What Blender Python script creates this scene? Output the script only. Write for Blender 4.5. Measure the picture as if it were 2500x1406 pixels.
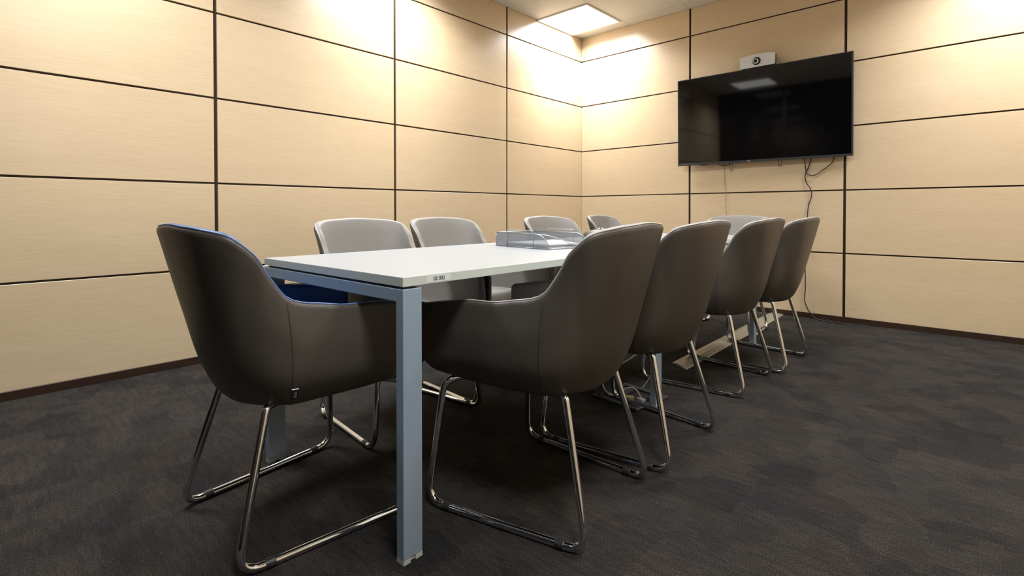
import bpy, bmesh, math, random
import numpy as np
from mathutils import Vector, Matrix

random.seed(7)
sc = bpy.context.scene
for o in list(bpy.data.objects):
    bpy.data.objects.remove(o)
COL = sc.collection

# ------------------------------------------------------------------ camera
cam_d = bpy.data.cameras.new('camera')
cam = bpy.data.objects.new('camera', cam_d)
COL.objects.link(cam)
F_PX, CY_PX = 1245.14, 531.8
YAW, PITCH, ROLL = -0.74755, -0.01273, -0.00065
CAM_LOC = Vector((3.4198, -4.8701, 0.9043))
fwd = Vector((math.sin(YAW) * math.cos(PITCH), math.cos(YAW) * math.cos(PITCH), math.sin(PITCH)))
right = Vector((math.cos(YAW), -math.sin(YAW), 0))
up = right.cross(fwd)
r2 = math.cos(ROLL) * right + math.sin(ROLL) * up
u2 = -math.sin(ROLL) * right + math.cos(ROLL) * up
M = Matrix((r2, u2, -fwd)).transposed().to_4x4()
M.translation = CAM_LOC
cam.matrix_world = M
cam_d.sensor_fit = 'HORIZONTAL'
cam_d.sensor_width = 36.0
cam_d.lens = F_PX / 2500 * 36.0
cam_d.shift_y = -(703 - CY_PX) / 2500
cam_d.clip_start = 0.02
sc.camera = cam

# ------------------------------------------------------------------ world, exposure
w = bpy.data.worlds.new('world'); sc.world = w
w.use_nodes = True
w.node_tree.nodes['Background'].inputs[0].default_value = (0.8, 0.85, 1.0, 1)
w.node_tree.nodes['Background'].inputs[1].default_value = 0.02
sc.view_settings.view_transform = 'Standard'
sc.view_settings.look = 'None'
sc.view_settings.gamma = 1
sc.view_settings.use_curve_mapping = False
sc.view_settings.exposure = 0.0
LAMP_WATTS = 43.5
LAMP_SPREAD = math.radians(142)
DIFFUSER = 2.5
LAMPS = [(0.31, -0.49), (0.55, -2.55), (0.78, -4.48), (3.62, -0.68), (3.00, -2.62), (3.60, -4.48)]

# ------------------------------------------------------------------ materials
def new_mat(name):
    m = bpy.data.materials.new(name); m.use_nodes = True
    nt = m.node_tree
    return m, nt, nt.nodes['Principled BSDF']

def mat(name, col, rough=0.5, metal=0.0, spec=0.5, bump=None, var=None, coat=0.0):
    """plain principled with optional fine bump (scale, strength) and colour variation (scale, amount)"""
    m, nt, b = new_mat(name)
    b.inputs['Base Color'].default_value = (*col, 1)
    b.inputs['Roughness'].default_value = rough
    b.inputs['Metallic'].default_value = metal
    b.inputs['Specular IOR Level'].default_value = spec
    b.inputs['Coat Weight'].default_value = coat
    tc = nt.nodes.new('ShaderNodeTexCoord')
    if var:
        n = nt.nodes.new('ShaderNodeTexNoise'); n.inputs['Scale'].default_value = var[0]
        n.inputs['Detail'].default_value = 5
        nt.links.new(tc.outputs['Object'], n.inputs['Vector'])
        mx = nt.nodes.new('ShaderNodeMix'); mx.data_type = 'RGBA'
        mx.inputs['A'].default_value = (*[c * (1 - var[1]) for c in col], 1)
        mx.inputs['B'].default_value = (*[min(1, c * (1 + var[1])) for c in col], 1)
        nt.links.new(n.outputs['Fac'], mx.inputs['Factor'])
        nt.links.new(mx.outputs['Result'], b.inputs['Base Color'])
    if bump:
        n2 = nt.nodes.new('ShaderNodeTexNoise'); n2.inputs['Scale'].default_value = bump[0]
        n2.inputs['Detail'].default_value = 3
        nt.links.new(tc.outputs['Object'], n2.inputs['Vector'])
        bp = nt.nodes.new('ShaderNodeBump'); bp.inputs['Strength'].default_value = bump[1]
        bp.inputs['Distance'].default_value = 0.001
        nt.links.new(n2.outputs['Fac'], bp.inputs['Height'])
        nt.links.new(bp.outputs['Normal'], b.inputs['Normal'])
    return m

def wood_mat():
    m, nt, b = new_mat('light wood laminate')
    geo = nt.nodes.new('ShaderNodeNewGeometry')
    sep = nt.nodes.new('ShaderNodeSeparateXYZ')
    nt.links.new(geo.outputs['Position'], sep.inputs[0])
    add = nt.nodes.new('ShaderNodeMath'); add.operation = 'ADD'
    nt.links.new(sep.outputs['X'], add.inputs[0]); nt.links.new(sep.outputs['Y'], add.inputs[1])
    cmb = nt.nodes.new('ShaderNodeCombineXYZ')
    nt.links.new(add.outputs[0], cmb.inputs['X']); nt.links.new(sep.outputs['Z'], cmb.inputs['Z'])
    oi = nt.nodes.new('ShaderNodeObjectInfo')
    rnd = nt.nodes.new('ShaderNodeMath'); rnd.operation = 'MULTIPLY'; rnd.inputs[1].default_value = 37
    nt.links.new(oi.outputs['Random'], rnd.inputs[0]); nt.links.new(rnd.outputs[0], cmb.inputs['Y'])
    mp = nt.nodes.new('ShaderNodeMapping'); mp.inputs['Scale'].default_value = (9, 1, 220)
    nt.links.new(cmb.outputs[0], mp.inputs['Vector'])
    n = nt.nodes.new('ShaderNodeTexNoise'); n.inputs['Scale'].default_value = 1.0
    n.inputs['Detail'].default_value = 6; n.inputs['Roughness'].default_value = 0.65
    nt.links.new(mp.outputs[0], n.inputs['Vector'])
    mp2 = nt.nodes.new('ShaderNodeMapping'); mp2.inputs['Scale'].default_value = (1.5, 1, 9)
    nt.links.new(cmb.outputs[0], mp2.inputs['Vector'])
    n2 = nt.nodes.new('ShaderNodeTexNoise'); n2.inputs['Scale'].default_value = 1.0
    nt.links.new(mp2.outputs[0], n2.inputs['Vector'])
    cr = nt.nodes.new('ShaderNodeValToRGB')
    cr.color_ramp.elements[0].position = 0.25; cr.color_ramp.elements[0].color = (*WOOD_A, 1)
    cr.color_ramp.elements[1].position = 0.62; cr.color_ramp.elements[1].color = (*WOOD_B, 1)
    nt.links.new(n.outputs['Fac'], cr.inputs['Fac'])
    mx = nt.nodes.new('ShaderNodeMix'); mx.data_type = 'RGBA'; mx.blend_type = 'MULTIPLY'
    mx.inputs['Factor'].default_value = 0.25
    cr2 = nt.nodes.new('ShaderNodeValToRGB')
    cr2.color_ramp.elements[0].position = 0.3; cr2.color_ramp.elements[0].color = (0.86, 0.82, 0.76, 1)
    cr2.color_ramp.elements[1].position = 0.7; cr2.color_ramp.elements[1].color = (1, 1, 1, 1)
    nt.links.new(n2.outputs['Fac'], cr2.inputs['Fac'])
    nt.links.new(cr.outputs['Color'], mx.inputs['A']); nt.links.new(cr2.outputs['Color'], mx.inputs['B'])
    nt.links.new(mx.outputs['Result'], b.inputs['Base Color'])
    b.inputs['Roughness'].default_value = 0.29
    b.inputs['Coat Weight'].default_value = 1.0
    b.inputs['Coat Roughness'].default_value = 0.26
    b.inputs['Coat IOR'].default_value = 1.85
    b.inputs['Specular IOR Level'].default_value = 0.6
    return m

def carpet_mat():
    m, nt, b = new_mat('mottled dark carpet')
    geo = nt.nodes.new('ShaderNodeNewGeometry')
    def noise(scale, vec, detail=3, rough=0.55):
        mp = nt.nodes.new('ShaderNodeMapping'); mp.inputs['Scale'].default_value = vec
        nt.links.new(geo.outputs['Position'], mp.inputs['Vector'])
        n = nt.nodes.new('ShaderNodeTexNoise'); n.inputs['Scale'].default_value = scale
        n.inputs['Detail'].default_value = detail; n.inputs['Roughness'].default_value = rough
        nt.links.new(mp.outputs[0], n.inputs['Vector']); return n.outputs['Fac']
    def ramp(fac, stops):
        cr = nt.nodes.new('ShaderNodeValToRGB'); e = cr.color_ramp.elements
        e[0].position, e[0].color = stops[0][0], (*stops[0][1], 1)
        e[1].position, e[1].color = stops[-1][0], (*stops[-1][1], 1)
        for p_, c_ in stops[1:-1]:
            q = e.new(p_); q.color = (*c_, 1)
        nt.links.new(fac, cr.inputs['Fac']); return cr.outputs['Color']
    def mix(a, c, f, mode='MIX'):
        mx = nt.nodes.new('ShaderNodeMix'); mx.data_type = 'RGBA'; mx.blend_type = mode
        if hasattr(f, 'links'): nt.links.new(f, mx.inputs['Factor'])
        else: mx.inputs['Factor'].default_value = f
        nt.links.new(a, mx.inputs['A']); nt.links.new(c, mx.inputs['B']); return mx.outputs['Result']
    # hue: brown against blue grey, in palm-sized blocks woven along two directions
    hue = ramp(noise(3.0, (1.0, 1.7, 1), 4), [(0.36, (0.0212, 0.0200, 0.0192)), (0.50, (0.0240, 0.0210, 0.0186)), (0.66, (0.0280, 0.0232, 0.0195))])
    def blocks(sx, sy, seed, lo, hi, thr):
        wob = nt.nodes.new('ShaderNodeTexNoise'); wob.inputs['Scale'].default_value = 28.0
        nt.links.new(geo.outputs['Position'], wob.inputs['Vector'])
        sc_ = nt.nodes.new('ShaderNodeVectorMath'); sc_.operation = 'SCALE'; sc_.inputs['Scale'].default_value = 0.022
        nt.links.new(wob.outputs['Color'], sc_.inputs[0])
        ad = nt.nodes.new('ShaderNodeVectorMath'); ad.operation = 'ADD'
        nt.links.new(geo.outputs['Position'], ad.inputs[0]); nt.links.new(sc_.outputs[0], ad.inputs[1])
        mp = nt.nodes.new('ShaderNodeMapping'); mp.inputs['Scale'].default_value = (sx, sy, 0.0)
        mp.inputs['Location'].default_value = (seed, seed * 0.7, 0)
        nt.links.new(ad.outputs[0], mp.inputs['Vector'])
        v = nt.nodes.new('ShaderNodeTexVoronoi'); v.voronoi_dimensions = '2D'; v.distance = 'CHEBYCHEV'
        v.inputs['Scale'].default_value = 1.0; v.inputs['Randomness'].default_value = 0.8
        nt.links.new(mp.outputs[0], v.inputs['Vector'])
        sp = nt.nodes.new('ShaderNodeSeparateColor'); nt.links.new(v.outputs['Color'], sp.inputs[0])
        return ramp(sp.outputs[0], [(thr - 0.06, lo), (thr + 0.06, hi)])
    blk1 = blocks(6.5, 8.5, 3.1, (0.78, 0.80, 0.85), (1.07, 1.05, 1.03), 0.32)
    blk2 = blocks(13.0, 8.0, 9.7, (0.88, 0.89, 0.91), (1.06, 1.05, 1.04), 0.42)
    loops = ramp(noise(330.0, (1.0, 0.8, 1), 1), [(0.34, (0.35, 0.35, 0.35)), (0.50, (1.0, 1.0, 1.0)), (0.68, (2.0, 2.0, 2.0))])
    strk = ramp(noise(1.0, (12.0, 60.0, 1), 3), [(0.35, (0.82, 0.82, 0.82)), (0.65, (1.18, 1.17, 1.15))])
    c = mix(mix(mix(mix(hue, strk, 1.0, 'MULTIPLY'), blk1, 1.0, 'MULTIPLY'), blk2, 1.0, 'MULTIPLY'), loops, 0.85, 'MULTIPLY')
    nt.links.new(c, b.inputs['Base Color'])
    b.inputs['Roughness'].default_value = 0.95
    b.inputs['Specular IOR Level'].default_value = 0.12
    bp = nt.nodes.new('ShaderNodeBump'); bp.inputs['Strength'].default_value = 0.7; bp.inputs['Distance'].default_value = 0.003
    nt.links.new(noise(330.0, (1, 1, 1), 1), bp.inputs['Height']); nt.links.new(bp.outputs['Normal'], b.inputs['Normal'])
    return m

def emit_mat(name, col, s):
    m = bpy.data.materials.new(name); m.use_nodes = True
    nt = m.node_tree; nt.nodes.clear()
    e = nt.nodes.new('ShaderNodeEmission'); e.inputs[0].default_value = (*col, 1); e.inputs[1].default_value = s
    o = nt.nodes.new('ShaderNodeOutputMaterial'); nt.links.new(e.outputs[0], o.inputs[0])
    return m

def mesh_fabric():
    m, nt, b = new_mat('fine silver wire mesh')
    b.inputs['Base Color'].default_value = (0.36, 0.385, 0.42, 1)
    b.inputs['Metallic'].default_value = 0.6; b.inputs['Roughness'].default_value = 0.45
    b.inputs['Alpha'].default_value = 0.48
    return m

def glass_dark():
    m, nt, b = new_mat('dark tinted glass')
    b.inputs['Base Color'].default_value = (0.006, 0.006, 0.007, 1)
    b.inputs['Roughness'].default_value = 0.05
    return m

WOOD_A = (0.610, 0.462, 0.285)
WOOD_B = (0.700, 0.545, 0.352)
WOOD = wood_mat()
GROOVE = mat('dark brown channel', (0.028, 0.012, 0.005), 0.45)
CARPET = carpet_mat()
CEIL = mat('white ceiling tile', (0.66, 0.64, 0.61), 0.8, var=(30, 0.03))
CEILGAP = mat('ceiling tile joint', (0.42, 0.38, 0.33), 0.7)
LAMPFRAME = mat('white lamp frame', (0.8, 0.8, 0.8), 0.4)
LAMPGLOW = emit_mat('glowing diffuser', (1.0, 0.985, 0.96), DIFFUSER)
LEATHER = mat('dark taupe leather', (0.074, 0.064, 0.053), 0.42, spec=0.45, bump=(900, 0.25), var=(60, 0.06))
LINING = mat('grey taupe leather', (0.265, 0.250, 0.230), 0.45, spec=0.45, bump=(900, 0.25), var=(60, 0.05))
PIPING = mat('pale grey piping', (0.42, 0.40, 0.375), 0.45)
BLUEPIPE = mat('pale blue piping', (0.10, 0.16, 0.36), 0.45)
BLUE = mat('blue leather', (0.022, 0.080, 0.215), 0.45, spec=0.45, bump=(900, 0.25))
SEAMM = mat('dark seam', (0.03, 0.025, 0.02), 0.7)
THREAD = mat('brown thread', (0.10, 0.082, 0.066), 0.8)
BLUETHREAD = mat('navy thread', (0.03, 0.06, 0.16), 0.8)
CHROME = mat('polished chrome', (0.74, 0.78, 0.83), 0.07, 1.0)
GLIDE = mat('black plastic', (0.012, 0.012, 0.012), 0.5)
TOPW = mat('white table laminate', (0.365, 0.380, 0.392), 0.32, spec=0.4, var=(14, 0.01))
EDGEW = mat('white edge band', (0.52, 0.56, 0.51), 0.4)
STEEL = mat('grey blue painted steel', (0.270, 0.345, 0.425), 0.45, 0.15, bump=(700, 0.15))
FOOTM = mat('pale grey plastic foot', (0.45, 0.48, 0.45), 0.5)
INK = mat('black ink', (0.03, 0.03, 0.035), 0.7)
STICKER = mat('clear label strip', (0.62, 0.67, 0.66), 0.25)
BLACKP = mat('black television plastic', (0.012, 0.012, 0.014), 0.35)
BEZEL = mat('dark grey bezel', (0.055, 0.055, 0.06), 0.3, 0.4)
SCREEN = mat('glossy black screen', (0.0020, 0.0020, 0.0024), 0.045, spec=0.62)
SILVER = mat('silver plastic', (0.74, 0.76, 0.79), 0.35, 0.1)
SILVERD = mat('dark lens glass', (0.01, 0.01, 0.01), 0.08)
CABLEB = mat('black cable', (0.012, 0.010, 0.009), 0.5)
CABLEG = mat('grey cable', (0.55, 0.54, 0.50), 0.5)
CABLEBR = mat('thin brown cable', (0.22, 0.15, 0.09), 0.5)
PAPER = mat('white paper', (0.47, 0.48, 0.51), 0.6)
WIRE = mat('silver wire', (0.40, 0.42, 0.45), 0.3, 0.8)
MESHF = mesh_fabric()
RAMPM = mat('beige aluminium cover', (0.36, 0.34, 0.27), 0.35, 0.5, var=(40, 0.12))
DARKBOX = mat('dark grey floor box plastic', (0.030, 0.034, 0.040), 0.4)
DGLASS = glass_dark()
PHONE = mat('charcoal phone plastic', (0.03, 0.03, 0.032), 0.4)
LOGO = mat('pale logo print', (0.6, 0.6, 0.6), 0.4)
REDLED = emit_mat('red standby light', (1.0, 0.05, 0.03), 1.2)
YELLOWP = mat('yellow plug', (0.30, 0.28, 0.12), 0.5)

# ------------------------------------------------------------------ helpers
def me_obj(name, verts, faces, m=None, parent=None, smooth=False):
    me = bpy.data.meshes.new(name)
    me.from_pydata([tuple(v) for v in verts], [], faces)
    me.update()
    if m: me.materials.append(m)
    if smooth:
        me.polygons.foreach_set('use_smooth', [True] * len(me.polygons))
    o = bpy.data.objects.new(name, me); COL.objects.link(o)
    if parent: o.parent = parent
    return o

def bm_obj(name, bm, m=None, parent=None, smooth=False):
    bmesh.ops.recalc_face_normals(bm, faces=bm.faces)
    me = bpy.data.meshes.new(name); bm.to_mesh(me); bm.free()
    if m: me.materials.append(m)
    if smooth:
        me.polygons.foreach_set('use_smooth', [True] * len(me.polygons))
    o = bpy.data.objects.new(name, me); COL.objects.link(o)
    if parent: o.parent = parent
    return o

def box_bm(x0, x1, y0, y1, z0, z1, bev=0.0, seg=2, bm=None):
    b = bmesh.new()
    vs = [b.verts.new(p) for p in [(x0, y0, z0), (x1, y0, z0), (x1, y1, z0), (x0, y1, z0), (x0, y0, z1), (x1, y0, z1), (x1, y1, z1), (x0, y1, z1)]]
    for f in [(0, 3, 2, 1), (4, 5, 6, 7), (0, 1, 5, 4), (1, 2, 6, 5), (2, 3, 7, 6), (3, 0, 4, 7)]:
        b.faces.new([vs[i] for i in f])
    if bev > 0:
        bmesh.ops.bevel(b, geom=list(b.edges), offset=bev, segments=seg, affect='EDGES', profile=0.6)
    if bm is not None:
        me = bpy.data.meshes.new('t'); b.to_mesh(me); b.free(); bm.from_mesh(me); bpy.data.meshes.remove(me)
        return bm
    return b

def box(name, x0, x1, y0, y1, z0, z1, m, parent=None, bev=0.0, seg=2, smooth=False):
    return bm_obj(name, box_bm(x0, x1, y0, y1, z0, z1, bev, seg), m, parent, smooth)

def fillet(pts, rad, n=8):
    pts = [Vector(p) for p in pts]
    rads = rad if isinstance(rad, (list, tuple)) else [rad] * len(pts)
    out = [pts[0]]
    for i in range(1, len(pts) - 1):
        p, a, c = pts[i], pts[i - 1], pts[i + 1]
        d1 = (a - p); d2 = (c - p)
        r = rads[i]
        ang = d1.angle(d2)
        t = min(r / math.tan(ang / 2), d1.length * 0.48, d2.length * 0.48)
        p1 = p + d1.normalized() * t; p2 = p + d2.normalized() * t
        for k in range(n + 1):
            s = k / n
            out.append((1 - s) ** 2 * p1 + 2 * s * (1 - s) * p + s * s * p2)
    out.append(pts[-1])
    return out

def smooth_path(pts, n=8):
    """Catmull-Rom through points"""
    P = [Vector(p) for p in pts]
    P = [2 * P[0] - P[1]] + P + [2 * P[-1] - P[-2]]
    out = []
    for i in range(1, len(P) - 2):
        p0, p1, p2, p3 = P[i - 1:i + 3]
        for k in range(n):
            t = k / n
            out.append(0.5 * ((2 * p1) + (p2 - p0) * t + (2 * p0 - 5 * p1 + 4 * p2 - p3) * t * t + (-p0 + 3 * p1 - 3 * p2 + p3) * t ** 3))
    out.append(P[-2])
    return out

def tube_data(path, r, sides=10, off=0):
    path = [Vector(p) for p in path]
    V, Fc = [], []
    N = None
    for i, p in enumerate(path):
        t = (path[min(i + 1, len(path) - 1)] - path[max(i - 1, 0)])
        if t.length < 1e-9: t = Vector((0, 0, 1))
        t.normalize()
        if N is None:
            a = Vector((0, 0, 1)) if abs(t.z) < 0.9 else Vector((1, 0, 0))
            N = (a - t * a.dot(t)).normalized()
        else:
            N = (N - t * N.dot(t)).normalized()
        B = t.cross(N)
        for k in range(sides):
            a = 2 * math.pi * k / sides
            V.append(p + r * (math.cos(a) * N + math.sin(a) * B))
    n = len(path)
    for i in range(n - 1):
        for k in range(sides):
            a = i * sides + k; b = i * sides + (k + 1) % sides
            Fc.append((off + a, off + b, off + b + sides, off + a + sides))
    Fc.append(tuple(off + k for k in range(sides))[::-1])
    Fc.append(tuple(off + (n - 1) * sides + k for k in range(sides)))
    return V, Fc

def tube(name, path, r, m, parent=None, sides=10):
    V, Fc = tube_data(path, r, sides)
    return me_obj(name, V, Fc, m, parent, True)

def tubes(name, paths, r, m, parent=None, sides=8):
    V, Fc = [], []
    for p in paths:
        v, f = tube_data(p, r, sides, len(V)); V += v; Fc += f
    return me_obj(name, V, Fc, m, parent, True)

def lathe(name, prof, m, parent=None, n=32, axis='Z', loc=(0, 0, 0)):
    V, Fc = [], []
    for (r, z) in prof:
        for k in range(n):
            a = 2 * math.pi * k / n
            c, s = r * math.cos(a), r * math.sin(a)
            if axis == 'Z': V.append((loc[0] + c, loc[1] + s, loc[2] + z))
            else: V.append((loc[0] + c, loc[1] - z, loc[2] + s))   # axis -Y
    for i in range(len(prof) - 1):
        for k in range(n):
            Fc.append((i * n + k, i * n + (k + 1) % n, (i + 1) * n + (k + 1) % n, (i + 1) * n + k))
    o = me_obj(name, V, Fc, m, parent, True)
    bm = bmesh.new(); bm.from_mesh(o.data)
    bmesh.ops.remove_doubles(bm, verts=bm.verts, dist=1e-6)
    bmesh.ops.holes_fill(bm, edges=[e for e in bm.edges if e.is_boundary])
    bmesh.ops.recalc_face_normals(bm, faces=bm.faces)
    bm.to_mesh(o.data); bm.free()
    return o

def prism(name, outline, y0, y1, m, parent=None, bev=0.0, smooth=False):
    """outline in (x,z), extruded along y"""
    b = bmesh.new()
    a = [b.verts.new((x, y0, z)) for x, z in outline]
    c = [b.verts.new((x, y1, z)) for x, z in outline]
    n = len(outline)
    b.faces.new(a); b.faces.new(c[::-1])
    for i in range(n):
        b.faces.new([a[i], c[i], c[(i + 1) % n], a[(i + 1) % n]])
    if bev > 0:
        es = [e for e in b.edges if abs(e.verts[0].co.y - e.verts[1].co.y) < 1e-6]
        bmesh.ops.bevel(b, geom=es, offset=bev, segments=2, affect='EDGES')
    return bm_obj(name, b, m, parent, smooth)

def empty(name, loc, rz=0.0):
    o = bpy.data.objects.new(name, None); COL.objects.link(o)
    o.location = loc; o.rotation_euler = (0, 0, rz); o.empty_display_size = 0.1
    return o

def tag(o, label, cat, group=None):
    o['label'] = label; o['category'] = cat
    if group: o['group'] = group
    return o

def struct(o):
    o['kind'] = 'structure'; return o

def text_mesh(name, body, size, m, parent=None, ext=0.0004):
    cu = bpy.data.curves.new(name, 'FONT'); cu.body = body; cu.size = size; cu.extrude = ext
    cu.align_x = 'CENTER'; cu.align_y = 'CENTER'
    t = bpy.data.objects.new(name + '_tmp', cu); COL.objects.link(t)
    dg = bpy.context.evaluated_depsgraph_get(); dg.update()
    me = bpy.data.meshes.new_from_object(t.evaluated_get(dg))
    bpy.data.objects.remove(t); bpy.data.curves.remove(cu)
    me.name = name; me.materials.clear(); me.materials.append(m)
    o = bpy.data.objects.new(name, me); COL.objects.link(o)
    if parent: o.parent = parent
    return o

# ------------------------------------------------------------------ room
XM, YM, ZC = 4.42, -5.12, 2.888
ROWS = [0.0442, 0.5604, 1.0753, 1.5902, 2.1051, 2.6200, ZC]
JH, JV = 0.0115, 0.0100          # half widths of horizontal joints / vertical channels (m)
JHh = JH / 2
TH = 0.012
struct(box('floor', -0.1, XM + 0.1, YM - 0.1, 0.1, -0.05, 0, CARPET))
ceil = struct(box('ceiling', -0.1, XM + 0.1, YM - 0.1, 0.1, ZC + 0.004, ZC + 0.06, CEILGAP))

def panel_wall(name, axis, pos, cols, inward):
    """axis 'x': wall in plane x=pos running along y. panels stand TH proud towards the room"""
    lo, hi = cols[0], cols[-1]
    if axis == 'x':
        back = (pos - inward * 0.08, pos) if inward > 0 else (pos, pos + 0.08)
        wl = struct(box(name, min(back), max(back), lo, hi, 0, ZC, GROOVE))
    else:
        back = (pos, pos + 0.08) if inward < 0 else (pos - 0.08, pos)
        wl = struct(box(name, lo, hi, min(back), max(back), 0, ZC, GROOVE))
    for c in range(len(cols) - 1):
        a = cols[c] + (JV if c > 0 else 0.0); b = cols[c + 1] - (JV if c < len(cols) - 2 else 0.0)
        if c == 0 and axis == 'y': a += TH * 0
        for r in range(len(ROWS) - 1):
            z0 = ROWS[r] + (JHh if r > 0 else 0); z1 = ROWS[r + 1] - (JHh if r < len(ROWS) - 2 else 0)
            p0, p1 = sorted((pos, pos + inward * TH))
            if axis == 'x': box('wall_panel', p0, p1, a, b, z0, z1, WOOD, wl, 0.0012, 1)
            else: box('wall_panel', a, b, p0, p1, z0, z1, WOOD, wl, 0.0012, 1)
    return wl

# planes were measured on the panel faces (x=0 and y=0), so the backing sits TH behind
panel_wall('wall_left', 'x', -TH, [YM, -3.819, -2.538, -1.251, 0.0], 1)
panel_wall('wall_tv_side', 'y', TH, [0.0, 1.287, 2.584, 3.880, XM], -1)
panel_wall('wall_right', 'x', XM + TH, [YM, -3.819, -2.538, -1.251, 0.0], -1)
wb = struct(box('wall_back', 0, XM, YM - 0.05, YM - 0.02, 0, ZC, DGLASS))
for k in range(4):
    x0 = XM * k / 4; x1 = XM * (k + 1) / 4
    box('glass_panel', x0 + 0.02, x1 - 0.02, YM - 0.018, YM - 0.008, 0.06, ZC - 0.05, DGLASS, wb)
    box('mullion', x0 - 0.02 if k else 0.0, x0 + 0.02, YM - 0.02, YM, 0, ZC, GROOVE, wb)
struct(box('baseboard_left', -TH, 0.004, YM, 0.0, 0, 0.0442, GROOVE, None, 0.001, 1))
struct(box('baseboard_tv_side', 0.004, XM - 0.004, -0.004, TH, 0, 0.0442, GROOVE, None, 0.001, 1))
struct(box('baseboard_right', XM - 0.004, XM + TH, YM, -0.004, 0, 0.0442, GROOVE, None, 0.001, 1))

# ceiling tiles on a 0.65 grid that the lamps sit in
TS = 0.645
xs = [0.0, 0.31 - TS / 2] + [0.31 + TS * (k - 0.5) for k in range(1, 8)]
xs = [x for x in xs if x < XM - 0.05] + [XM]
xs = sorted(set(round(max(0, x), 4) for x in xs))
ys = sorted([0.0] + [-0.49 + TS / 2 - TS * k for k in range(0, 8)] + [YM])
ys = [y for y in ys if y >= YM]
def near_lamp(cx, cy):
    return any(abs(cx - lx) < TS * 0.5 and abs(cy - ly) < TS * 0.5 for lx, ly in LAMPS)
for i in range(len(xs) - 1):
    for j in range(len(ys) - 1):
        if xs[i + 1] - xs[i] < 0.03: continue
        box('ceiling_tile', xs[i] + 0.0015, xs[i + 1] - 0.0015, ys[j] + 0.0015, ys[j + 1] - 0.0015, ZC, ZC + 0.0045, CEIL, ceil)

def ceiling_lamp(cx, cy, label):
    e = empty('ceiling_lamp', (cx, cy, ZC))
    h = 0.31
    tag(e, label, 'ceiling light', 'square ceiling light panels')
    bm = bmesh.new()
    for (a, b, c, d) in [(-h, h, -h, -h + 0.014), (-h, h, h - 0.014, h), (-h, -h + 0.014, -h + 0.014, h - 0.014), (h - 0.014, h, -h + 0.014, h - 0.014)]:
        box_bm(a, b, c, d, -0.012, 0.0, 0.001, 1, bm)
    bm_obj('frame', bm, LAMPFRAME, e)
    box('diffuser', -h + 0.014, h - 0.014, -h + 0.014, h - 0.014, -0.0085, 0.0, LAMPGLOW, e)
    ld = bpy.data.lights.new('panel_light', 'AREA'); ld.shape = 'SQUARE'; ld.size = 0.58
    ld.energy = LAMP_WATTS; ld.spread = LAMP_SPREAD; ld.color = (0.96, 0.98, 1.0)
    lo = bpy.data.objects.new('panel_light', ld); COL.objects.link(lo); lo.parent = e
    lo.location = (0, 0, -0.013)
    return e
LL = ['lit square ceiling panel in the corner above the left and screen walls',
      'lit square ceiling panel over the middle of the left wall, out of frame',
      'lit square ceiling panel over the near end of the left wall, mirrored in the screen',
      'lit square ceiling panel at the right end of the screen wall, out of frame',
      'lit square ceiling panel over the middle right of the room, out of frame',
      'lit square ceiling panel above the camera position at the near right']
for (lx, ly), lb in zip(LAMPS, LL):
    ceiling_lamp(lx, ly, lb)

# ------------------------------------------------------------------ meeting table
TROT = 0.020
table = empty('meeting_table', (2.3426, -4.1141, 0), TROT)   # local: +x right side edge at 0, -x towards left, +y away
tag(table, 'long white meeting table on square grey-blue steel legs in the middle of the room', 'table')
TW, TL, ZT = 0.826, 2.922, 0.737
TT = 0.025
for k in range(2):
    y0, y1 = ((0.0, 1.4222), (1.4238, TL))[k]
    bm = box_bm(-TW, 0, y0, y1, ZT - TT, ZT, 0.0015, 2)
    o = bm_obj('tabletop', bm, TOPW, table)
    o.data.materials.append(EDGEW)
    for p in o.data.polygons:
        if abs(p.normal.z) < 0.5: p.material_index = 1
LX, LY = 0.030, 0.060
ZR = ZT - TT - 0.006
def table_frame(y0, m):
    for s, (xa, xb) in enumerate([(-LX, 0.0), (-TW, -TW + LX)]):
        lg = bm_obj('leg', box_bm(xa, xb, y0, y0 + LY, 0.012, ZR, 0.002, 2), m, table)
        bm = bmesh.new()
        box_bm(xa, xb, y0, y0 + LY * 0.36, 0.0, 0.0125, 0.0, 1, bm)
        box_bm(xa, xb, y0 + LY * 0.64, y0 + LY, 0.0, 0.0125, 0.0, 1, bm)
        box_bm(xa + 0.003, xb - 0.003, y0 + LY * 0.36, y0 + LY * 0.64, 0.003, 0.0125, 0.0, 1, bm)
        bm_obj('foot', bm, FOOTM, lg)
    bm_obj('rail', box_bm(-TW + LX - 0.001, -LX + 0.001, y0, y0 + LY, ZR - 0.034, ZR, 0.002, 2), m, table)
for y0 in (0.0, 1.411, TL - LY):
    table_frame(y0, STEEL)
for x in (-0.52, -0.34):   # long beams under the top
    box('beam', x, x + 0.04, 0.06, TL - 0.06, ZR - 0.034, ZR + 0.006, STEEL, table)
for y0 in (0.0, 1.411, TL - LY):
    box('spacer', -TW + 0.02, -0.02, y0 + 0.01, y0 + LY - 0.01, ZR, ZT - TT, GLIDE, table)
st = box('inventory_sticker', -0.0002, 0.0004, 0.076, 0.160, ZT - 0.0215, ZT - 0.004, STICKER, table)
tx = text_mesh('inventory_number', '02 002', 0.0145, INK, st)
tx.rotation_euler = (math.pi / 2, 0, math.pi / 2)
tx.location = (0.0006, 0.119, ZT - 0.0125)

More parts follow.
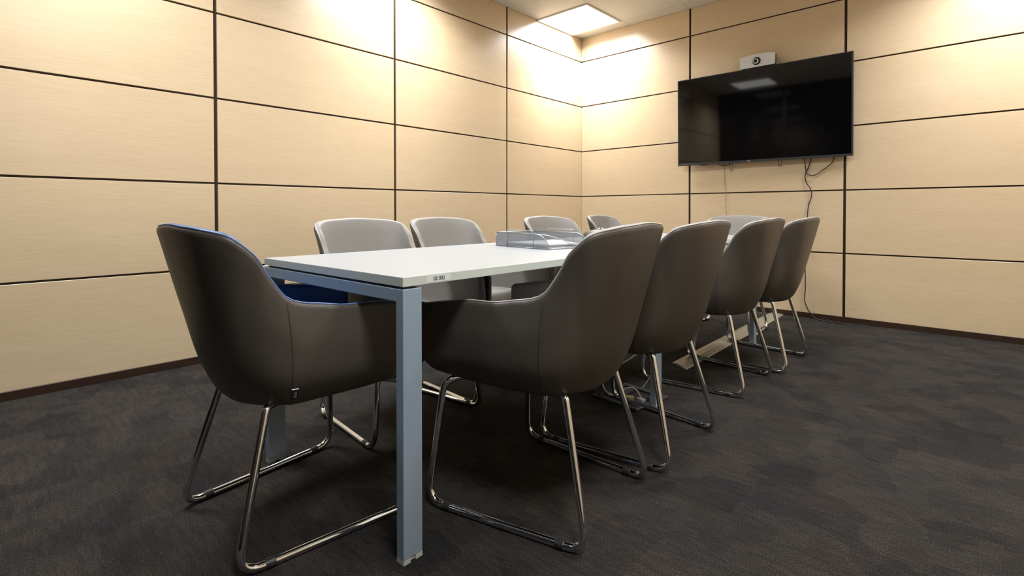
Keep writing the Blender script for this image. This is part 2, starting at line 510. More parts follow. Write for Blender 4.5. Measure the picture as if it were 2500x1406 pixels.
# ------------------------------------------------------------------ chair
# half ribs from front tip to back centre. each: centre, inner edge, low, mid, rim   (x forward, y outwards, z)
RIBS = [
 [(0.275, 0.000, 0.395), (0.266, 0.127, 0.393), (0.272, 0.234, 0.397), (0.299, 0.270, 0.432), (0.308, 0.274, 0.512), (0.305, 0.271, 0.600)],
 [(0.153, 0.000, 0.377), (0.153, 0.125, 0.376), (0.153, 0.223, 0.385), (0.150, 0.266, 0.432), (0.146, 0.287, 0.522), (0.143, 0.280, 0.627)],
 [(-0.018, 0.000, 0.370), (-0.017, 0.113, 0.372), (-0.016, 0.213, 0.384), (-0.018, 0.263, 0.433), (-0.020, 0.286, 0.531), (-0.024, 0.281, 0.640)],
 [(-0.061, 0.000, 0.369), (-0.074, 0.102, 0.371), (-0.097, 0.201, 0.384), (-0.115, 0.252, 0.439), (-0.124, 0.275, 0.549), (-0.135, 0.270, 0.672)],
 [(-0.078, 0.000, 0.369), (-0.101, 0.092, 0.370), (-0.129, 0.180, 0.387), (-0.156, 0.231, 0.446), (-0.178, 0.253, 0.582), (-0.174, 0.262, 0.722)],
 [(-0.092, 0.000, 0.369), (-0.121, 0.081, 0.370), (-0.153, 0.154, 0.388), (-0.186, 0.198, 0.454), (-0.214, 0.227, 0.615), (-0.212, 0.261, 0.780)],
 [(-0.099, 0.000, 0.370), (-0.136, 0.065, 0.371), (-0.174, 0.122, 0.390), (-0.206, 0.158, 0.458), (-0.242, 0.194, 0.615), (-0.262, 0.250, 0.823)],
 [(-0.104, 0.000, 0.370), (-0.144, 0.042, 0.371), (-0.191, 0.078, 0.389), (-0.221, 0.112, 0.455), (-0.266, 0.135, 0.623), (-0.312, 0.184, 0.843)],
 [(-0.105, 0.000, 0.370), (-0.146, 0.021, 0.370), (-0.195, 0.038, 0.388), (-0.230, 0.055, 0.456), (-0.278, 0.066, 0.630), (-0.330, 0.092, 0.850)],
 [(-0.105, 0.000, 0.370), (-0.146, 0.000, 0.370), (-0.196, 0.000, 0.388), (-0.234, 0.000, 0.457), (-0.281, 0.000, 0.633), (-0.334, 0.000, 0.854)],
]
def hermite_grid(P, n):
    """P: (k, m, 3) control rows; nonuniform cubic along axis 0, n samples per span"""
    P = np.asarray(P, float)
    d = np.sqrt(((P[1:] - P[:-1]) ** 2).sum(-1)).mean(1) + 1e-6
    t = np.concatenate([[0], np.cumsum(d)])
    m = np.zeros_like(P)
    k = len(P)
    for i in range(k):
        if i == 0: m[i] = (P[1] - P[0]) / (t[1] - t[0])
        elif i == k - 1: m[i] = (P[-1] - P[-2]) / (t[-1] - t[-2])
        else:
            a = (P[i] - P[i - 1]) / (t[i] - t[i - 1]); b = (P[i + 1] - P[i]) / (t[i + 1] - t[i])
            h0, h1 = t[i] - t[i - 1], t[i + 1] - t[i]
            m[i] = (a * h1 + b * h0) / (h0 + h1)
    out = []
    for i in range(k - 1):
        h = t[i + 1] - t[i]
        for j in range(n):
            s = j / n
            out.append((2*s**3-3*s**2+1)*P[i] + (s**3-2*s**2+s)*h*m[i] + (-2*s**3+3*s**2)*P[i+1] + (s**3-s**2)*h*m[i+1])
    out.append(P[-1])
    return np.array(out)

def chair_meshes():
    half = np.array(RIBS)
    half[..., 1] *= 0.962
    rt = half.copy(); rt[..., 1] *= -1
    full = np.concatenate([rt, half[-2::-1]])   # 17 x 6 x 3  right front -> back -> left front
    G = hermite_grid(full, 5)                   # U x 6 x 3
    G = hermite_grid(np.swapaxes(G, 0, 1), 5)   # V x U x 3
    G = np.swapaxes(G, 0, 1)                    # U x V x 3
    U, V = G.shape[:2]
    du = np.gradient(G, axis=0); dv = np.gradient(G, axis=1)
    Nn = np.cross(dv, du); Nn /= (np.linalg.norm(Nn, axis=-1, keepdims=True) + 1e-9)
    # outward test
    c = np.array([0.02, 0, 0.6])
    if (Nn[U // 2, V - 4] * (G[U // 2, V - 4] - c)).sum() < 0: Nn = -Nn
    th = 0.032
    V0 = 12                                      # inner surface starts here (hidden under the cushion)
    outer_v = [tuple(p) for row in G for p in row]
    outer_f = [(i * V + j, (i + 1) * V + j, (i + 1) * V + j + 1, i * V + j + 1) for i in range(U - 1) for j in range(V - 1)]
    # puffed inner side
    jj = np.arange(V)
    In = G - Nn * th
    # boundary path: up the right front edge, over the rim, down the left front edge
    path = []
    for j in range(V0, V): path.append((G[0, j], Nn[0, j], np.array([1., 0, 0])))
    upv = dv[:, -1] / np.linalg.norm(dv[:, -1], axis=-1, keepdims=True)
    for k in range(1, 6):
        a = math.pi / 2 * k / 6
        path.append((G[0, -1], Nn[0, -1], math.cos(a) * np.array([1., 0, 0]) + math.sin(a) * upv[0]))
    for i in range(U): path.append((G[i, -1], Nn[i, -1], upv[i]))
    for k in range(5, 0, -1):
        a = math.pi / 2 * k / 6
        path.append((G[-1, -1], Nn[-1, -1], math.cos(a) * np.array([1., 0, 0]) + math.sin(a) * upv[-1]))
    for j in range(V - 1, V0 - 1, -1): path.append((G[-1, j], Nn[-1, j], np.array([1., 0, 0])))
    def strip(a0, a1, n, bulge=1.0):
        vs, fs = [], []
        for (O, N_, D) in path:
            for k in range(n + 1):
                a = a0 + (a1 - a0) * k / n
                vs.append(tuple(O - N_ * th / 2 + th / 2 * (math.cos(a) * N_ + bulge * math.sin(a) * D)))
        for i in range(len(path) - 1):
            for k in range(n):
                fs.append((i * (n + 1) + k, (i + 1) * (n + 1) + k, (i + 1) * (n + 1) + k + 1, i * (n + 1) + k + 1))
        return vs, fs
    split = math.radians(66)
    v1, f1 = strip(0, split, 4)
    o = len(outer_v); outer_v += v1; outer_f += [tuple(o + k for k in f) for f in f1]
    lin_v, lin_f = [], []
    v2, f2 = strip(split, math.pi, 5)
    lin_v += v2; lin_f += f2
    o = len(lin_v)
    W = V - V0
    lin_v += [tuple(In[i, j]) for i in range(U) for j in range(V0, V)]
    lin_f += [(o + i * W + j, o + (i + 1) * W + j, o + (i + 1) * W + j + 1, o + i * W + j + 1) for i in range(U - 1) for j in range(W - 1)]
    def mk(name, vs, fs, m):
        me = bpy.data.meshes.new(name); me.from_pydata(vs, [], fs); me.materials.append(m)
        bm = bmesh.new(); bm.from_mesh(me)
        bmesh.ops.remove_doubles(bm, verts=bm.verts, dist=0.0004)
        bmesh.ops.recalc_face_normals(bm, faces=bm.faces)
        bm.to_mesh(me); bm.free()
        me.polygons.foreach_set('use_smooth', [True] * len(me.polygons)); me.update()
        return me
    R = {}
    R['shell'] = mk('shell', outer_v, outer_f, LEATHER)
    R['lining'] = mk('lining', lin_v, lin_f, LINING)
    # piping just at the split line
    pip = [Vector(O - N_ * th / 2 + (th / 2 + 0.0004) * (math.cos(split) * N_ + math.sin(split) * D)) for (O, N_, D) in path]
    Vv, Ff = tube_data(pip, 0.0026, 6)
    R['piping'] = mk('piping', [tuple(v) for v in Vv], Ff, PIPING)
    # vertical seams at the arm / back join (rib index 3 each side), stitches along seam and along the rim
    seams, sti_v, sti_f = [], [], []
    def dash(p, d, n, L=0.0055, wd=0.0013, ht=0.0007):
        d = d / (np.linalg.norm(d) + 1e-9); s = np.cross(n, d)
        o = len(sti_v)
        for a, b, c_ in [(-1, -1, 0), (1, -1, 0), (1, 1, 0), (-1, 1, 0), (-1, -1, 1), (1, -1, 1), (1, 1, 1), (-1, 1, 1)]:
            sti_v.append(tuple(p + d * a * L / 2 + s * b * wd / 2 + n * (c_ * ht)))
        for f in [(4, 5, 6, 7), (0, 1, 5, 4), (1, 2, 6, 5), (2, 3, 7, 6), (3, 0, 4, 7)]: sti_f.append(tuple(o + k for k in f))
    for ui in (15, U - 1 - 15):
        line = [Vector(G[ui, j] + Nn[ui, j] * 0.0002) for j in range(8, V)]
        a, b = tube_data(line, 0.0011, 5); seams.append(([tuple(x) for x in a], b))
        sd = 1 if ui == 15 else -1
        for j in range(8, V - 1):
            n_ = max(1, int(np.linalg.norm(G[ui, j + 1] - G[ui, j]) / 0.0085))
            for q in range(n_):
                s = (q + 0.5) / n_
                p = G[ui, j] * (1 - s) + G[ui, j + 1] * s; p2 = G[ui + sd, j] * (1 - s) + G[ui + sd, j + 1] * s
                off = (p2 - p) / np.linalg.norm(p2 - p) * -0.004
                dash(p + off, G[ui, j + 1] - G[ui, j], Nn[ui, j])
    acc = 0
    for i in range(U - 1):
        seg = np.linalg.norm(G[i + 1, -1] - G[i, -1])
        n_ = max(1, int(round(seg / 0.0085)))
        a = math.radians(34)
        for q in range(n_):
            s = (q + 0.5) / n_
            N_ = Nn[i, -1] * (1 - s) + Nn[i + 1, -1] * s; N_ /= np.linalg.norm(N_)
            D = upv[i] * (1 - s) + upv[i + 1] * s; D /= np.linalg.norm(D)
            O = G[i, -1] * (1 - s) + G[i + 1, -1] * s
            nn = math.cos(a) * N_ + math.sin(a) * D
            dash(O - N_ * th / 2 + th / 2 * nn, G[i + 1, -1] - G[i, -1], nn)
    R['seam'] = [mk('seam', a, b, SEAMM) for a, b in seams]
    me = bpy.data.meshes.new('stitching'); me.from_pydata(sti_v, [], sti_f); me.materials.append(THREAD); me.update()
    R['stitching'] = me
    # seat cushion: rounded slab, puffed
    nx, ny = 18, 18
    xs_ = np.linspace(-1, 1, nx); ys_ = np.linspace(-1, 1, ny)
    def sup(x0, x1, hw, z0, z1):
        b = box_bm(x0, x1, -hw, hw, z0, z1, 0.028, 5)
        bmesh.ops.subdivide_edges(b, edges=[e for e in b.edges if e.calc_length() > 0.15], cuts=6, use_grid_fill=True)
        cx = (x0 + x1) / 2
        for v in b.verts:
            if v.co.z > z1 - 0.02:
                v.co.z += 0.012 * (1 - ((v.co.x - cx) / ((x1 - x0) / 2)) ** 2) * (1 - (v.co.y / hw) ** 2)
            k = max(0.0, (-0.02 - v.co.x) / 0.2)           # narrower to the rear
            v.co.y *= 1 - 0.16 * k
        bmesh.ops.recalc_face_normals(b, faces=b.faces)
        me = bpy.data.meshes.new('seat_cushion'); b.to_mesh(me); b.free(); me.materials.append(LINING)
        me.polygons.foreach_set('use_smooth', [True] * len(me.polygons))
        return me
    R['seat_cushion'] = sup(-0.150, 0.312, 0.226, 0.402, 0.474)
    R['G'] = (G, Nn)
    return R

CH = chair_meshes()
RT = 0.0108
def leg_mesh(s):
    pts = [(-0.02, s * 0.10, 0.383), (-0.150, s * 0.166, 0.385), (-0.248, s * 0.225, RT), (0.268, s * 0.283, RT), (0.238, s * 0.240, 0.383), (0.13, s * 0.10, 0.385)]
    path = fillet(pts, [0, 0.02, 0.050, 0.058, 0.055, 0], 9)
    V, Fc = tube_data(path, RT, 14)
    me = bpy.data.meshes.new('sled_leg'); me.from_pydata([tuple(v) for v in V], [], Fc); me.materials.append(CHROME)
    me.polygons.foreach_set('use_smooth', [True] * len(me.polygons)); me.update()
    return me
def glide_mesh(s, t):
    a = Vector((-0.248, s * 0.225, RT)); b = Vector((0.268, s * 0.283, RT))
    c = a.lerp(b, t); d = (b - a).normalized() * 0.012
    V, Fc = tube_data([c - d, c - d * 0.98, c + d * 0.98, c + d], 0.0132, 12)
    for v in V: v.z = max(v.z, 0.0)
    me = bpy.data.meshes.new('glide'); me.from_pydata([tuple(v) for v in V], [], Fc); me.materials.append(GLIDE); me.update()
    return me
LEGM = {s: leg_mesh(s) for s in (-1, 1)}
GLM = {(s, t): glide_mesh(s, t) for s in (-1, 1) for t in (0.15, 0.86)}

def link(name, me, parent):
    o = bpy.data.objects.new(name, me); COL.objects.link(o); o.parent = parent
    return o

def chair(x, y, deg, label, group=None, blue=False):
    e = empty('armchair', (x, y, 0), math.radians(deg))
    tag(e, label, 'chair', group)
    link('shell', CH['shell'], e)
    for nm in ('lining', 'piping', 'seat_cushion'):
        me = CH[nm]
        if blue:
            me = me.copy(); me.materials[0] = BLUEPIPE if nm == 'piping' else BLUE
        o = link(nm, me, e)
        if blue: o['label'] = 'blue leather ' + nm.replace('_', ' ')
    for me in CH['seam']: link('seam', me, e)
    me = CH['stitching']
    link('stitching', me, e)['kind'] = 'stuff'
    for s in (-1, 1):
        lg = link('sled_leg', LEGM[s], e)
        for t in (0.15, 0.86): link('glide', GLM[(s, t)], lg)
    return e

GRP = 'taupe armchairs around the meeting table'
c0 = chair(1.858, -4.176, 90.4, 'taupe leather armchair with blue inner lining at the near head of the table', GRP, True)
chair(2.389, -3.580, 187.9, 'nearest dark taupe armchair on the right side, beside the numbered table corner', GRP)
chair(2.385, -3.013, 182.0, 'second taupe armchair from the camera on the right side of the table', GRP)
chair(2.335, -2.098, 180.0, 'third taupe armchair from the camera on the right side, just past the wider gap', GRP)
chair(2.380, -1.546, 180.0, 'farthest taupe armchair on the right side, nearest the screen wall', GRP)
chair(1.475, -3.552, 1.5, 'nearest armchair on the left wall side, its grey back beside the near table end', GRP)
chair(1.430, -2.998, 3.0, 'second armchair on the left wall side, its grey back left of the wire letter tray', GRP)
chair(1.485, -2.145, -4.0, 'third armchair on the left wall side, directly behind the wire letter tray', GRP)
chair(1.200, -1.000, 4.0, 'farthest armchair on the left wall side, in front of the room corner', GRP)
chair(1.955, -0.870, 268.0, 'pale grey armchair at the far head of the table, below the screen', GRP)

# small woven brand tag on the blue-lined chair (its right side seam, low down)
G, Nn = CH['G']
ui = 15
jt = 14
p = Vector(G[ui, jt]) ; n = Vector(Nn[ui, jt]); vd = (Vector(G[ui, jt + 1]) - Vector(G[ui, jt - 1])).normalized()
fw = n.cross(vd).normalized()
if fw.x < 0: fw = -fw
cen = p + fw * 0.007 + n * 0.0022
Mx = Matrix((fw, vd, n)).transposed().to_4x4(); Mx.translation = cen
tg = bm_obj('brand_tag', box_bm(-0.008, 0.008, -0.020, 0.020, -0.001, 0.001, 0.0004, 1), GLIDE, c0)
tg.matrix_local = Mx
tg['label'] = 'small black woven tag'
tt = text_mesh('tag_lettering', 'Artù', 0.0135, SILVER, tg, 0.0002)
tt.location = (0.0, -0.002, 0.0012); tt.rotation_euler = (0, 0, math.pi / 2)
box('tag_fold', -0.0085, 0.0085, 0.0185, 0.0205, -0.001, 0.0016, SILVER, tg)

# ------------------------------------------------------------------ television
tv = empty('television', (1.930, -0.080, 1.759))
tv.rotation_euler = (math.radians(1.1), 0, math.radians(1.5))
tag(tv, 'large wall-mounted flat television with a glossy black switched-off screen', 'television')
HW, HH = 0.719, 0.413
bm = bmesh.new()
box_bm(-HW, HW, 0.0, 0.022, -HH, HH, 0.003, 2, bm)
box_bm(-HW * 0.72, HW * 0.72, 0.02, 0.05, -HH * 0.75, HH * 0.72, 0.008, 2, bm)
bm_obj('body', bm, BLACKP, tv)
BZ = 0.011
bm = bmesh.new()
for a, b, c, d in [(-HW, HW, HH - BZ * 0.7, HH), (-HW, HW, -HH, -HH + BZ * 1.6), (-HW, -HW + BZ, -HH + BZ * 1.6, HH - BZ * 0.7), (HW - BZ, HW, -HH + BZ * 1.6, HH - BZ * 0.7)]:
    box_bm(a, b, -0.004, 0.002, c, d, 0.001, 1, bm)
bm_obj('bezel', bm, BEZEL, tv)
box('screen', -HW + BZ, HW - BZ, -0.0012, 0.001, -HH + BZ * 1.6, HH - BZ * 0.7, SCREEN, tv)
lg = text_mesh('logo', 'LG', 0.016, LOGO, tv, 0.0004)
lg.rotation_euler = (math.pi / 2, 0, 0); lg.location = (-0.066, -0.0046, -HH + 0.0090)
box('standby_light', -0.062, -0.054, -0.004, 0.0, -HH - 0.004, -HH + 0.0005, REDLED, tv)
box('remote_sensor', -0.50, -0.44, 0.002, 0.02, -HH - 0.007, -HH, BLACKP, tv, 0.002, 1)
bm = bmesh.new()
for xx in (-0.22, 0.18): box_bm(xx, xx + 0.04, 0.040, 0.060, -0.26, 0.26, 0.001, 1, bm)
box_bm(-0.3, 0.28, 0.058, 0.068, -0.12, 0.12, 0.001, 1, bm)
bm_obj('wall_bracket', bm, BLACKP, tv)

# release cord loops hanging below the bracket
def wp(x, z, y=-0.02): return (x, y, z)
for nm, xx, zb, lb in (('cord_loop', 1.699, 1.275, 'small dark cord loop hanging under the left part of the television'),
                       ('cord_loop', 2.111, 1.294, 'small dark cord loop hanging under the middle of the television')):
    o = tube(nm, smooth_path([(xx - 0.012, -0.045, 1.40), (xx - 0.013, -0.03, zb + 0.04), (xx - 0.009, -0.03, zb + 0.008), (xx, -0.03, zb), (xx + 0.009, -0.03, zb + 0.008), (xx + 0.013, -0.03, zb + 0.04), (xx + 0.008, -0.045, 1.40)], 6), 0.0022, CABLEB, None, 6)
    tag(o, lb, 'cord')
o = tube('short_cable', smooth_path([(1.555, -0.045, 1.38), (1.59, -0.03, 1.340), (1.635, -0.03, 1.329), (1.68, -0.03, 1.342), (1.70, -0.045, 1.38)], 8), 0.003, CABLEB, None, 6)
tag(o, 'short black cable sagging just below the lower left edge of the television', 'cable')
# looping cable on the right
pts = [(2.294, -0.04, 1.40), (2.298, -0.022, 1.34), (2.306, -0.022, 1.28), (2.312, -0.022, 1.236), (2.328, -0.022, 1.212), (2.355, -0.022, 1.203), (2.39, -0.022, 1.212), (2.43, -0.022, 1.243), (2.475, -0.022, 1.278), (2.505, -0.022, 1.313), (2.515, -0.03, 1.36), (2.515, -0.045, 1.40)]
o = tube('looping_cable', smooth_path(pts, 6), 0.0036, CABLEB, None, 7)
tag(o, 'black cable drooping in a wide loop under the right part of the television', 'cable')
pts = [(2.345, -0.045, 1.40), (2.342, -0.016, 1.335), (2.328, -0.016, 1.277), (2.306, -0.016, 1.225), (2.302, -0.012, 1.185), (2.313, -0.012, 1.14), (2.338, -0.012, 1.10), (2.350, -0.012, 1.06), (2.348, -0.012, 1.02),
       (2.330, -0.012, 0.96), (2.322, -0.012, 0.89), (2.318, -0.012, 0.75), (2.314, -0.012, 0.61), (2.305, -0.012, 0.52), (2.306, -0.012, 0.40), (2.309, -0.012, 0.26), (2.305, -0.014, 0.15), (2.325, -0.016, 0.085), (2.352, -0.02, 0.045),
       (2.385, -0.03, 0.012), (2.43, -0.055, 0.006), (2.50, -0.085, 0.006), (2.56, -0.105, 0.006), (2.585, -0.085, 0.006), (2.56, -0.06, 0.006), (2.50, -0.045, 0.008), (2.44, -0.035, 0.016)]
o = tube('power_cord', smooth_path(pts, 6), 0.0038, CABLEB, None, 7)
tag(o, 'long black power cord running down the wall from television to carpet', 'cable')
pts = [(1.626, -0.04, 1.40), (1.628, -0.012, 1.33), (1.630, -0.012, 1.24), (1.636, -0.012, 1.10), (1.640, -0.012, 0.98), (1.649, -0.012, 0.86), (1.651, -0.012, 0.6), (1.648, -0.012, 0.3), (1.655, -0.012, 0.08), (1.70, -0.03, 0.006), (1.85, -0.06, 0.005), (2.02, -0.05, 0.005)]
o = tube('thin_wire', smooth_path(pts, 6), 0.0019, CABLEBR, None, 6)
tag(o, 'thin brownish wire hanging straight down the wall left of the black power cord', 'cable')

# ------------------------------------------------------------------ conference camera on top of the television
cc = empty('conference_camera', (1.942, -0.078, 2.1735))
tag(cc, 'silver conference camera with a round lens standing on top of the television', 'camera')
W2, H2 = 0.146, 0.112
out = []
def rc(cx, cz, r, a0, a1, n=5): return [(cx + r * math.cos(math.radians(a0 + (a1 - a0) * k / n)), cz + r * math.sin(math.radians(a0 + (a1 - a0) * k / n))) for k in range(n + 1)]
out += rc(-W2 + 0.012, 0.008, 0.008, 180, 270) + rc(W2 - 0.012, 0.008, 0.008, 270, 360)
out += rc(W2 - 0.010, 0.090, 0.010, 0, 70)
for k in range(1, 8):
    x = (W2 - 0.012) * (1 - 2 * k / 8); out.append((x, 0.100 + 0.012 * (1 - (x / W2) ** 2)))
out += rc(-W2 + 0.010, 0.090, 0.010, 110, 180)
prism('faceplate', out, -0.034, -0.022, SILVER, cc, 0.002)
prism('housing', [(x * 0.975, 0.002 + z * 0.97) for x, z in out], -0.022, 0.030, BEZEL, cc, 0.003)
lathe('lens_recess', [(0.0, 0.0344), (0.030, 0.0344), (0.033, 0.0358), (0.0345, 0.0352), (0.0350, 0.0338)], GLIDE, cc, 36, 'Y', (-0.004, 0, 0.050))
lathe('lens_ring', [(0.016, 0.036), (0.016, 0.052), (0.019, 0.054), (0.022, 0.052), (0.024, 0.036)], SILVER, cc, 32, 'Y', (-0.008, 0, 0.048))
lathe('lens_glass', [(0.016, 0.0445), (0.012, 0.0485), (0.006, 0.0505), (0.0, 0.051)], SILVERD, cc, 24, 'Y', (-0.008, 0, 0.048))
box('status_mark', -0.018, -0.006, -0.0346, -0.0338, 0.092, 0.098, WIRE, cc)
box('corner_mark', 0.030, 0.038, -0.0346, -0.0338, 0.018, 0.024, WIRE, cc)
box('mount_foot', -0.09, 0.09, -0.018, 0.022, -0.0035, 0.004, GLIDE, cc)

# ------------------------------------------------------------------ wire letter tray on the table
A = Vector((1.672, -3.098, ZT)); ang = math.radians(-7.5)
tr = empty('letter_tray', A, ang)
tag(tr, 'silver wire mesh letter tray on the table, open towards the right-hand chairs', 'tray')
L_, W_, H_ = 0.372, 0.255, 0.066
def side_outline(n=8):
    pts = [(0, 0.004), (0, H_), (L_ * 0.74, H_)]
    for k in range(1, n + 1):
        a = k / n * math.pi / 2
        pts.append((L_ * 0.74 + (L_ * 0.26) * math.sin(a), 0.006 + (H_ - 0.006) * math.cos(a)))
    return pts
SO = side_outline()
for y in (0.0, W_):
    fs = [tuple(range(len(SO)))]
    me_obj('side_mesh', [(x, y - 0.0004, z) for x, z in SO] + [(x, y + 0.0004, z) for x, z in SO],
           [tuple(range(len(SO))), tuple(range(2 * len(SO) - 1, len(SO) - 1, -1))], MESHF, tr)
    tube('side_rim', [(x, y, z) for x, z in SO[1:]] , 0.0020, WIRE, tr, 8)
    tube('base_rim', [(0, y, 0.003), (L_, y, 0.003)], 0.0022, WIRE, tr, 8)
    tube('corner_wire', [(0, y, 0.002), (0, y, H_)], 0.0020, WIRE, tr, 8)
    sgn = -1 if y == 0 else 1
    yy = y + sgn * 0.0025
    lp = fillet([(0.085, yy, 0.001), (0.085, yy, H_ + 0.014), (0.270, yy, H_ + 0.014), (0.270, yy, 0.001)], 0.008, 5)
    tube('stacking_loop', lp, 0.0017, WIRE, tr, 8)
box('back_mesh', -0.0004, 0.0004, 0, W_, 0.004, H_, MESHF, tr)
box('base_mesh', 0, L_, 0, W_, 0.0020, 0.0028, MESHF, tr)
tube('back_rim', [(0, 0, H_), (0, W_, H_)], 0.0020, WIRE, tr, 8)
tube('front_lip', [(L_, 0, 0.004), (L_, W_, 0.004)], 0.0024, WIRE, tr, 8)
tube('front_rail', smooth_path([(L_ * 0.74, 0.0, H_), (L_ * 0.82, 0.05, H_ * 0.9), (L_ * 0.90, 0.11, H_ * 0.62), (L_ * 0.93, 0.16, H_ * 0.30), (L_ * 0.97, 0.2, 0.012)], 5), 0.0018, WIRE, tr, 8)
ca, sa = math.cos(ang), math.sin(ang)
def trw(x, y, z): return (A.x + x * ca - y * sa, A.y + x * sa + y * ca, A.z + z)
pp = empty('paper_stack', trw(0.03, 0.018, 0.0042), ang)
tag(pp, 'stack of white paper sheets lying inside the wire letter tray', 'paper')
zz = 0.0
for k in range(5):
    hgt = [0.004, 0.003, 0.003, 0.002, 0.0008][k]
    dx, dy, rr = random.uniform(-0.004, 0.006), random.uniform(-0.004, 0.004), random.uniform(-0.015, 0.015)
    s = box('sheets', 0, 0.297, 0, 0.210, 0, hgt, PAPER, pp)
    s.location = (dx + 0.012, dy + 0.003, zz); s.rotation_euler = (0, 0, rr); zz += hgt + 0.0003
# one curled top sheet
V, Fc = [], []
for i in range(13):
    for j in range(5):
        x = 0.02 + 0.28 * i / 12; y = 0.01 + 0.20 * j / 4
        V.append((x, y, zz + 0.001 + 0.010 * (j / 4) ** 2 * math.sin(math.pi * i / 12) ** 2))
for i in range(12):
    for j in range(4): Fc.append((i * 5 + j, (i + 1) * 5 + j, (i + 1) * 5 + j + 1, i * 5 + j + 1))
me_obj('curled_sheet', V, Fc, PAPER, pp, True)

# ------------------------------------------------------------------ speakerphone on the table
ph = empty('speakerphone', (1.757, -2.300, ZT), 0.3)
tag(ph, 'low charcoal speakerphone with a chrome ring on the table, peeping above the nearest right chair', 'phone')
lathe('housing', [(0.0, 0.0), (0.104, 0.0), (0.112, 0.006), (0.112, 0.026), (0.100, 0.040), (0.070, 0.053), (0.035, 0.061), (0.0, 0.063)], PHONE, ph, 36)
lathe('chrome_ring', [(0.017, 0.0625), (0.019, 0.0690), (0.024, 0.0690), (0.027, 0.0600)], CHROME, ph, 28)
lathe('speaker_grille', [(0.0, 0.0650), (0.014, 0.0650), (0.018, 0.0625)], GLIDE, ph, 24)

# ------------------------------------------------------------------ aluminium cable cover on the carpet
def ramp():
    a = Vector((2.118, -2.035, 0)); b = Vector((2.083, -0.012, 0))
    d = (b - a).normalized(); n = Vector((d.y, -d.x, 0))
    prof = [(-0.060, 0.0), (-0.056, 0.0035), (-0.018, 0.0125), (0.018, 0.0125), (0.056, 0.0035), (0.060, 0.0)]
    V = []
    for p, sk in ((a, 1), (b, 0)):
        for o_, z in prof: V.append(p + n * o_ - d * (o_ * 0.6 * sk) + Vector((0, 0, z)))
    k = len(prof)
    Fc = [(i, i + 1, k + i + 1, k + i) for i in range(k - 1)] + [tuple(range(k)), tuple(range(2 * k - 1, k - 1, -1)), (0, k, 2 * k - 1, k - 1)]
    o = me_obj('cable_cover', V, Fc, RAMPM)
    return o
tag(ramp(), 'long beige aluminium cable cover on the carpet, running to the screen wall', 'cable cover')

# ------------------------------------------------------------------ open floor socket box with cables
fb = empty('floor_box', (2.165, -2.672, 0), -0.12)
tag(fb, 'open dark floor socket box on the carpet under the middle of the table', 'socket box')
h = 0.130
bm = bmesh.new()
for a, b, c, d in [(-h, h, -h, -h + 0.028), (-h, h, h - 0.028, h), (-h, -h + 0.028, -h + 0.028, h - 0.028), (h - 0.028, h, -h + 0.028, h - 0.028)]:
    box_bm(a, b, c, d, 0.0, 0.013, 0.003, 1, bm)
bm_obj('frame', bm, DARKBOX, fb)
box('well', -h + 0.028, h - 0.028, -h + 0.028, h - 0.028, 0.0005, 0.003, GLIDE, fb)
bm = bmesh.new()
for k in range(9): box_bm(0.06 - 0.0, 0.100, -0.09 + k * 0.02, -0.079 + k * 0.02, 0.003, 0.011, 0.0, 1, bm)
bm_obj('cable_comb', bm, DARKBOX, fb)
lid = bm_obj('lid', box_bm(-0.105, 0.105, 0, 0.20, 0, 0.008, 0.002, 1), GLIDE, fb)
lid.location = (-h + 0.012, -0.01, 0.013); lid.rotation_euler = Matrix.Rotation(math.pi / 2, 4, 'Z').to_euler(); lid.matrix_local = Matrix.Translation(lid.location) @ Matrix.Rotation(math.radians(32), 4, 'Y') @ Matrix.Rotation(math.pi / 2, 4, 'Z')
bm = bmesh.new()
for a, b, c, d in [(-0.106, 0.106, 0.195, 0.201), (-0.106, -0.102, 0, 0.195), (0.102, 0.106, 0, 0.195)]:
    box_bm(a, b, c, d, 0.0075, 0.0088, 0, 1, bm)
bm_obj('lid_edging', bm, BEZEL, lid)
bm = bmesh.new()
for a, b, c, d in [(-0.02, 0.03, 0.10, 0.112), (-0.02, 0.03, 0.138, 0.15), (-0.02, -0.008, 0.112, 0.138), (0.018, 0.03, 0.112, 0.138)]:
    box_bm(a, b, c, d, 0.008, 0.011, 0, 1, bm)
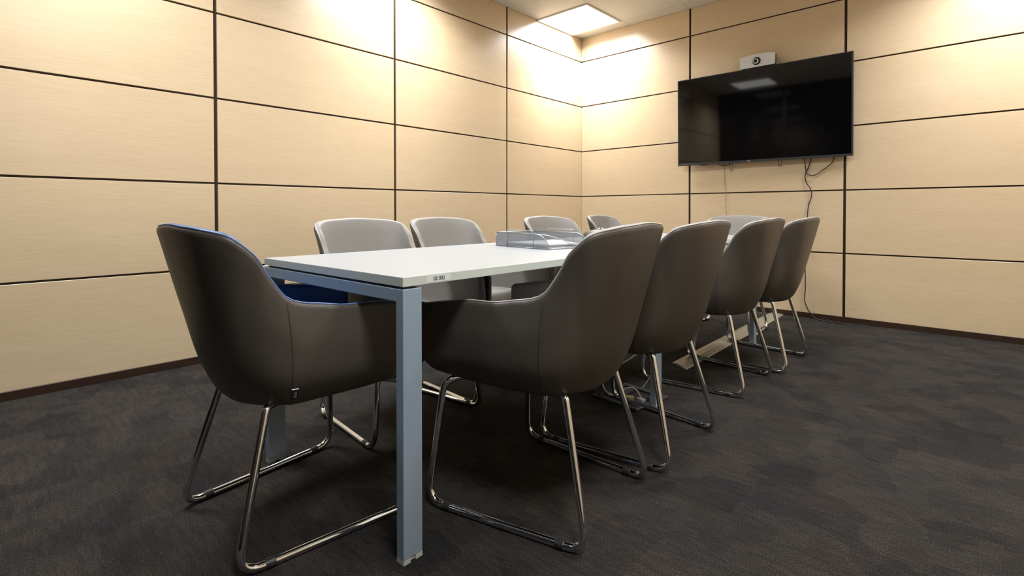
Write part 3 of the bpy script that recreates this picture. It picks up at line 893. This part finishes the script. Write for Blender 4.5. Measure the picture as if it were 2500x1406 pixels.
bm_obj('latch_plate', bm, BEZEL, lid)
box('socket_row', -0.09, -0.03, -0.05, 0.08, 0.003, 0.010, DARKBOX, fb, 0.001, 1)
o = bm_obj('plug', box_bm(-0.022, 0.022, -0.016, 0.016, 0, 0.020, 0.004, 2), YELLOWP); o.location = (2.185, -2.715, 0.004); o.rotation_euler = (0, 0, 0.4)
tag(o, 'yellowish cable plug lying inside the open floor box', 'plug')
o = bm_obj('plug', box_bm(-0.020, 0.020, -0.014, 0.014, 0, 0.020, 0.004, 2), PAPER); o.location = (2.240, -2.700, 0.004); o.rotation_euler = (0, 0, -0.3)
tag(o, 'white cable plug lying beside the yellowish one inside the open floor box', 'plug')
o = tube('grey_cable', smooth_path([(2.24, -2.70, 0.018), (2.22, -2.70, 0.05), (2.19, -2.70, 0.062), (2.15, -2.71, 0.045), (2.12, -2.72, 0.014), (2.08, -2.735, 0.010)], 7), 0.0036, CABLEG, None, 7)
tag(o, 'short grey cable arching over the plugs in the open floor box', 'cable')
o = tube('long_grey_cable', smooth_path([(2.14, -2.715, 0.012), (2.10, -2.725, 0.012), (2.055, -2.72, 0.018), (2.025, -2.70, 0.050), (2.03, -2.68, 0.100), (2.07, -2.665, 0.135), (2.12, -2.65, 0.160), (2.17, -2.63, 0.20), (2.215, -2.61, 0.235), (2.24, -2.60, 0.25),
        (2.222, -2.598, 0.265), (2.21, -2.60, 0.31), (2.222, -2.60, 0.37), (2.23, -2.60, 0.5), (2.232, -2.60, 0.662)], 7), 0.0042, CABLEG, None, 7)
tag(o, 'long pale grey cable looping from the floor box up towards the table underside', 'cable')
o = tube('hanging_cable', smooth_path([(2.165, -2.56, 0.012), (2.20, -2.55, 0.07), (2.235, -2.56, 0.13), (2.26, -2.57, 0.20), (2.262, -2.58, 0.30), (2.25, -2.585, 0.40), (2.245, -2.59, 0.5), (2.243, -2.59, 0.662)], 7), 0.0028, CABLEG, None, 7)
tag(o, 'thin grey cable hanging from the table underside behind the looped cable', 'cable')
